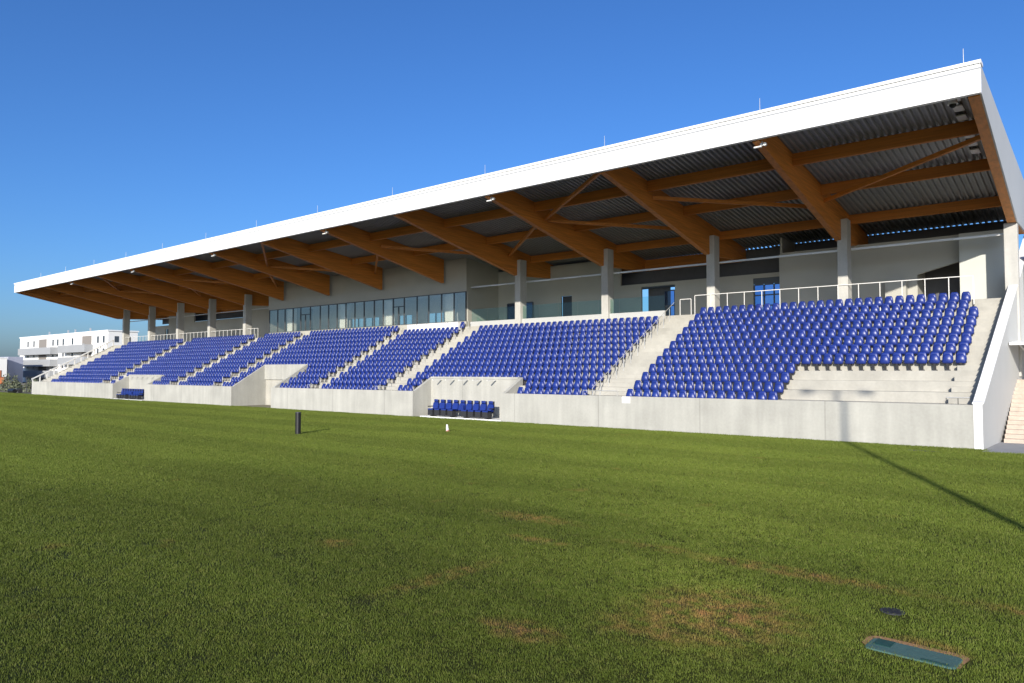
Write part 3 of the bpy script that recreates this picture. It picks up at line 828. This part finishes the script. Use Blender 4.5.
# ------------------------------------------------------------------ background on the left
ap = empty('apartment_building', (-184.8,39.4,0))
W = MB()
W.box(-63.5,0,0,7,0,13)
wall = W.build('wall', M['apt'], ap)
MB().box(-63.7,.2,-.2,7.2,13.003,13.3).build('roof_edge', M['white'], ap)
def apt_window(x, z, ww=1.1, hh=1.6):
    f = MB().box(x-ww/2,x+ww/2,-.04,-.001,z,z+hh).build('window', M['win'], ap)
    MB().box(x-ww/2-.1,x+ww/2+.1,-.10,-.04,z-.14,z-.02).build('sill', M['aptgrey'], f)
for fl_, z in enumerate((1.0,4.1,7.2,10.3)):
    for x in (-56.5,-51.5,-36.5,-33.0,-29.0,-22.5,-15,-6,-2.5): apt_window(x, z)
for z in (.7,3.9,7.0,10.1):
    pass
for (xa, xb) in ((-58.4,-32.4),(-27.0,-9.0)):
    for z in ((1.4,4.5,7.8) if xa < -40 else (4.9,8.0)):
        b_ = MB(); b_.box(xa,xb,-2.0,-1.85,z,z+1.9); b_.box(xb-.15,xb,-1.85,-.01,z,z+1.9); b_.box(xa,xa+.15,-1.85,-.01,z,z+1.9); b_.box(xa+.15,xb-.15,-1.85,-.01,z,z+.18)
        b_.build('balcony', M['aptgrey'], ap)
    for z in (3.2,6.4,9.7):
        MB().box(xa+11,xa+17,-.05,-.001,z,z+2.1 if z < 9 else z+2.5).build('recess_shade_panel', mat('shaded_loggia', (.22,.20,.18), .8), ap)  # flat panel; the loggia's shade is put into its dark colour
for x in (-43,-29,-24,-14): MB().box(x-.15,x+.15,1,1.3,13.3,14.3).build('vent_pipe', M['metal'], ap)
for y in (2,4.8):
    for z in (4.1,7.2,10.3): MB().box(.001,.04,y-.5,y+.5,z,z+1.5).build('side_window', M['win'], ap)
tag(ap, 'white four storey apartment block with grey balconies beyond the stand', 'building')
h2 = empty('house', (-216,23.2,0))
MB().box(-14,0,0,4,0,6.5).build('wall', M['apt'], h2); MB().box(-14.1,.1,-.1,4.1,6.503,6.7).build('roof_edge', M['white'], h2)
for x in (-10,-6,-2): MB().box(x-.5,x+.5,-.05,-.001,3.4,4.8).build('window', M['win'], h2)
tag(h2, 'low white flat-roofed house at the far left edge', 'house')
h3 = empty('house', (-228,28.6,0))
MB().box(-14,8,0,3.4,0,7.0).build('wall', M['bluegrey'], h3); MB().box(3,8,-3,-.01,2.6,3.6).build('balcony', M['aptgrey'], h3)  # the wall's blue-grey is shade put into its colour
for x in (-3,1,5): MB().box(x-.6,x+.6,-.05,-.001,4.4,6).build('window', M['win'], h3)
tag(h3, 'house with shade-tinted blue-grey walls between the low white house and the apartment block', 'house')
# fence frame
fe = empty('fence', (-120,3,0))
f = MB()
for k in range(5): f.tube((k*2.4,0,0),(k*2.4,0,2.3),.04,6)
f.build('post', M['darkmetal'], fe); f = MB(); f.bar((0,0,2.3),(9.6,0,2.3),.05); f.bar((0,0,1.1),(9.6,0,1.1),.03); f.build('rail', M['darkmetal'], fe)
tag(fe, 'thin metal fence at the left end of the stand', 'fence')
# bushes
def bush(x, y, rx, h, label):
    b = MB()
    for _ in range(420):
        a = random.uniform(0, 6.283); e = random.uniform(0, 1); rr = rx*math.sqrt(random.uniform(.1,1))*(1-.45*e)
        c = Vector((rr*math.cos(a), rr*math.sin(a)*.7, h*(.05+.9*e*random.uniform(.6,1.1))))
        u = Vector((random.gauss(0,1),random.gauss(0,1),random.gauss(0,1))).normalized()*.17; v = u.cross(Vector((random.gauss(0,1),random.gauss(0,1),1))).normalized()*.11
        b.add([c-u, c-v, c+u, c+v], [(0,1,2,3)])
    o = empty('bush', (x,y,0)); b.build('foliage', M['bush'], o)
    st = MB()
    for q in range(4): st.tube((0,0,0),(random.uniform(-.5,.5)*rx,random.uniform(-.4,.4)*rx,h*.6),.04,5,.02)
    st.build('stem', mat('bush_stem', (.08,.06,.04), .9), o)
    tag(o, label, 'bush', 'shrubs left of the stand')
bush(-127,2.9,2.2,2.7,'tall grey-green bush behind the dark roller'); bush(-121.5,4.2,1.9,2.0,'low green bush against the thin metal fence'); bush(-133,5.4,1.6,1.5,'small bush beside the orange digger'); bush(-115.5,4.2,1.8,1.9,'green bush next to the end of the stand')
# orange digger
dg = empty('digger', (-148,7.0,0), R(-20))
MB().box(-2.2,2.2,-1.1,1.1,.9,2.1).build('body', M['orange'], dg, bevel=.12)
cb = MB().box(-.4,1.1,-.9,.5,2.1,3.3); cab = cb.build('cab', M['orange'], dg, bevel=.08); MB().box(-.3,1.0,-.93,-.905,2.4,3.1).build('window', M['win'], cab)
for s in (-.95,.95): MB().prism([(-.3,.1),(-.3,.9),(.3,.9),(.3,.1)], -2.3, 2.3).build('track', M['rubber'], dg, loc=(0,s,0), bevel=.15)
am = MB(); am.bar((1.9,0,1.9),(3.6,0,3.6),.35); am.bar((3.6,0,3.6),(4.7,0,1.7),.28); am.build('boom', M['orange'], dg)
MB().prism([(-.5,.9),(-.5,1.7),(.5,1.7),(.5,.9)], 4.4, 5.1).build('bucket', M['darkmetal'], dg)
tag(dg, 'orange tracked digger parked at the far left', 'digger')
# dark towed roller / mower at the pitch edge
rl = empty('mower', (-117,.6,0))
MB().tube((-1.2,-.2,.32),(1.0,-.2,.32),.30,14).build('roller', M['black'], rl)
MB().box(-1.3,1.1,-.05,.6,.40,.62).build('deck', M['darkmetal'], rl, bevel=.04)
for x in (-1.6,1.5): MB().tube((x-.1,.3,.28),(x+.1,.3,.28),.28,12).build('wheel', M['rubber'], rl)
MB().bar((0,.5,.5),(1.9,1.2,.55),.07).build('tow_bar', M['darkmetal'], rl)
tag(rl, 'low black pitch roller parked by the left corner of the stand', 'roller')
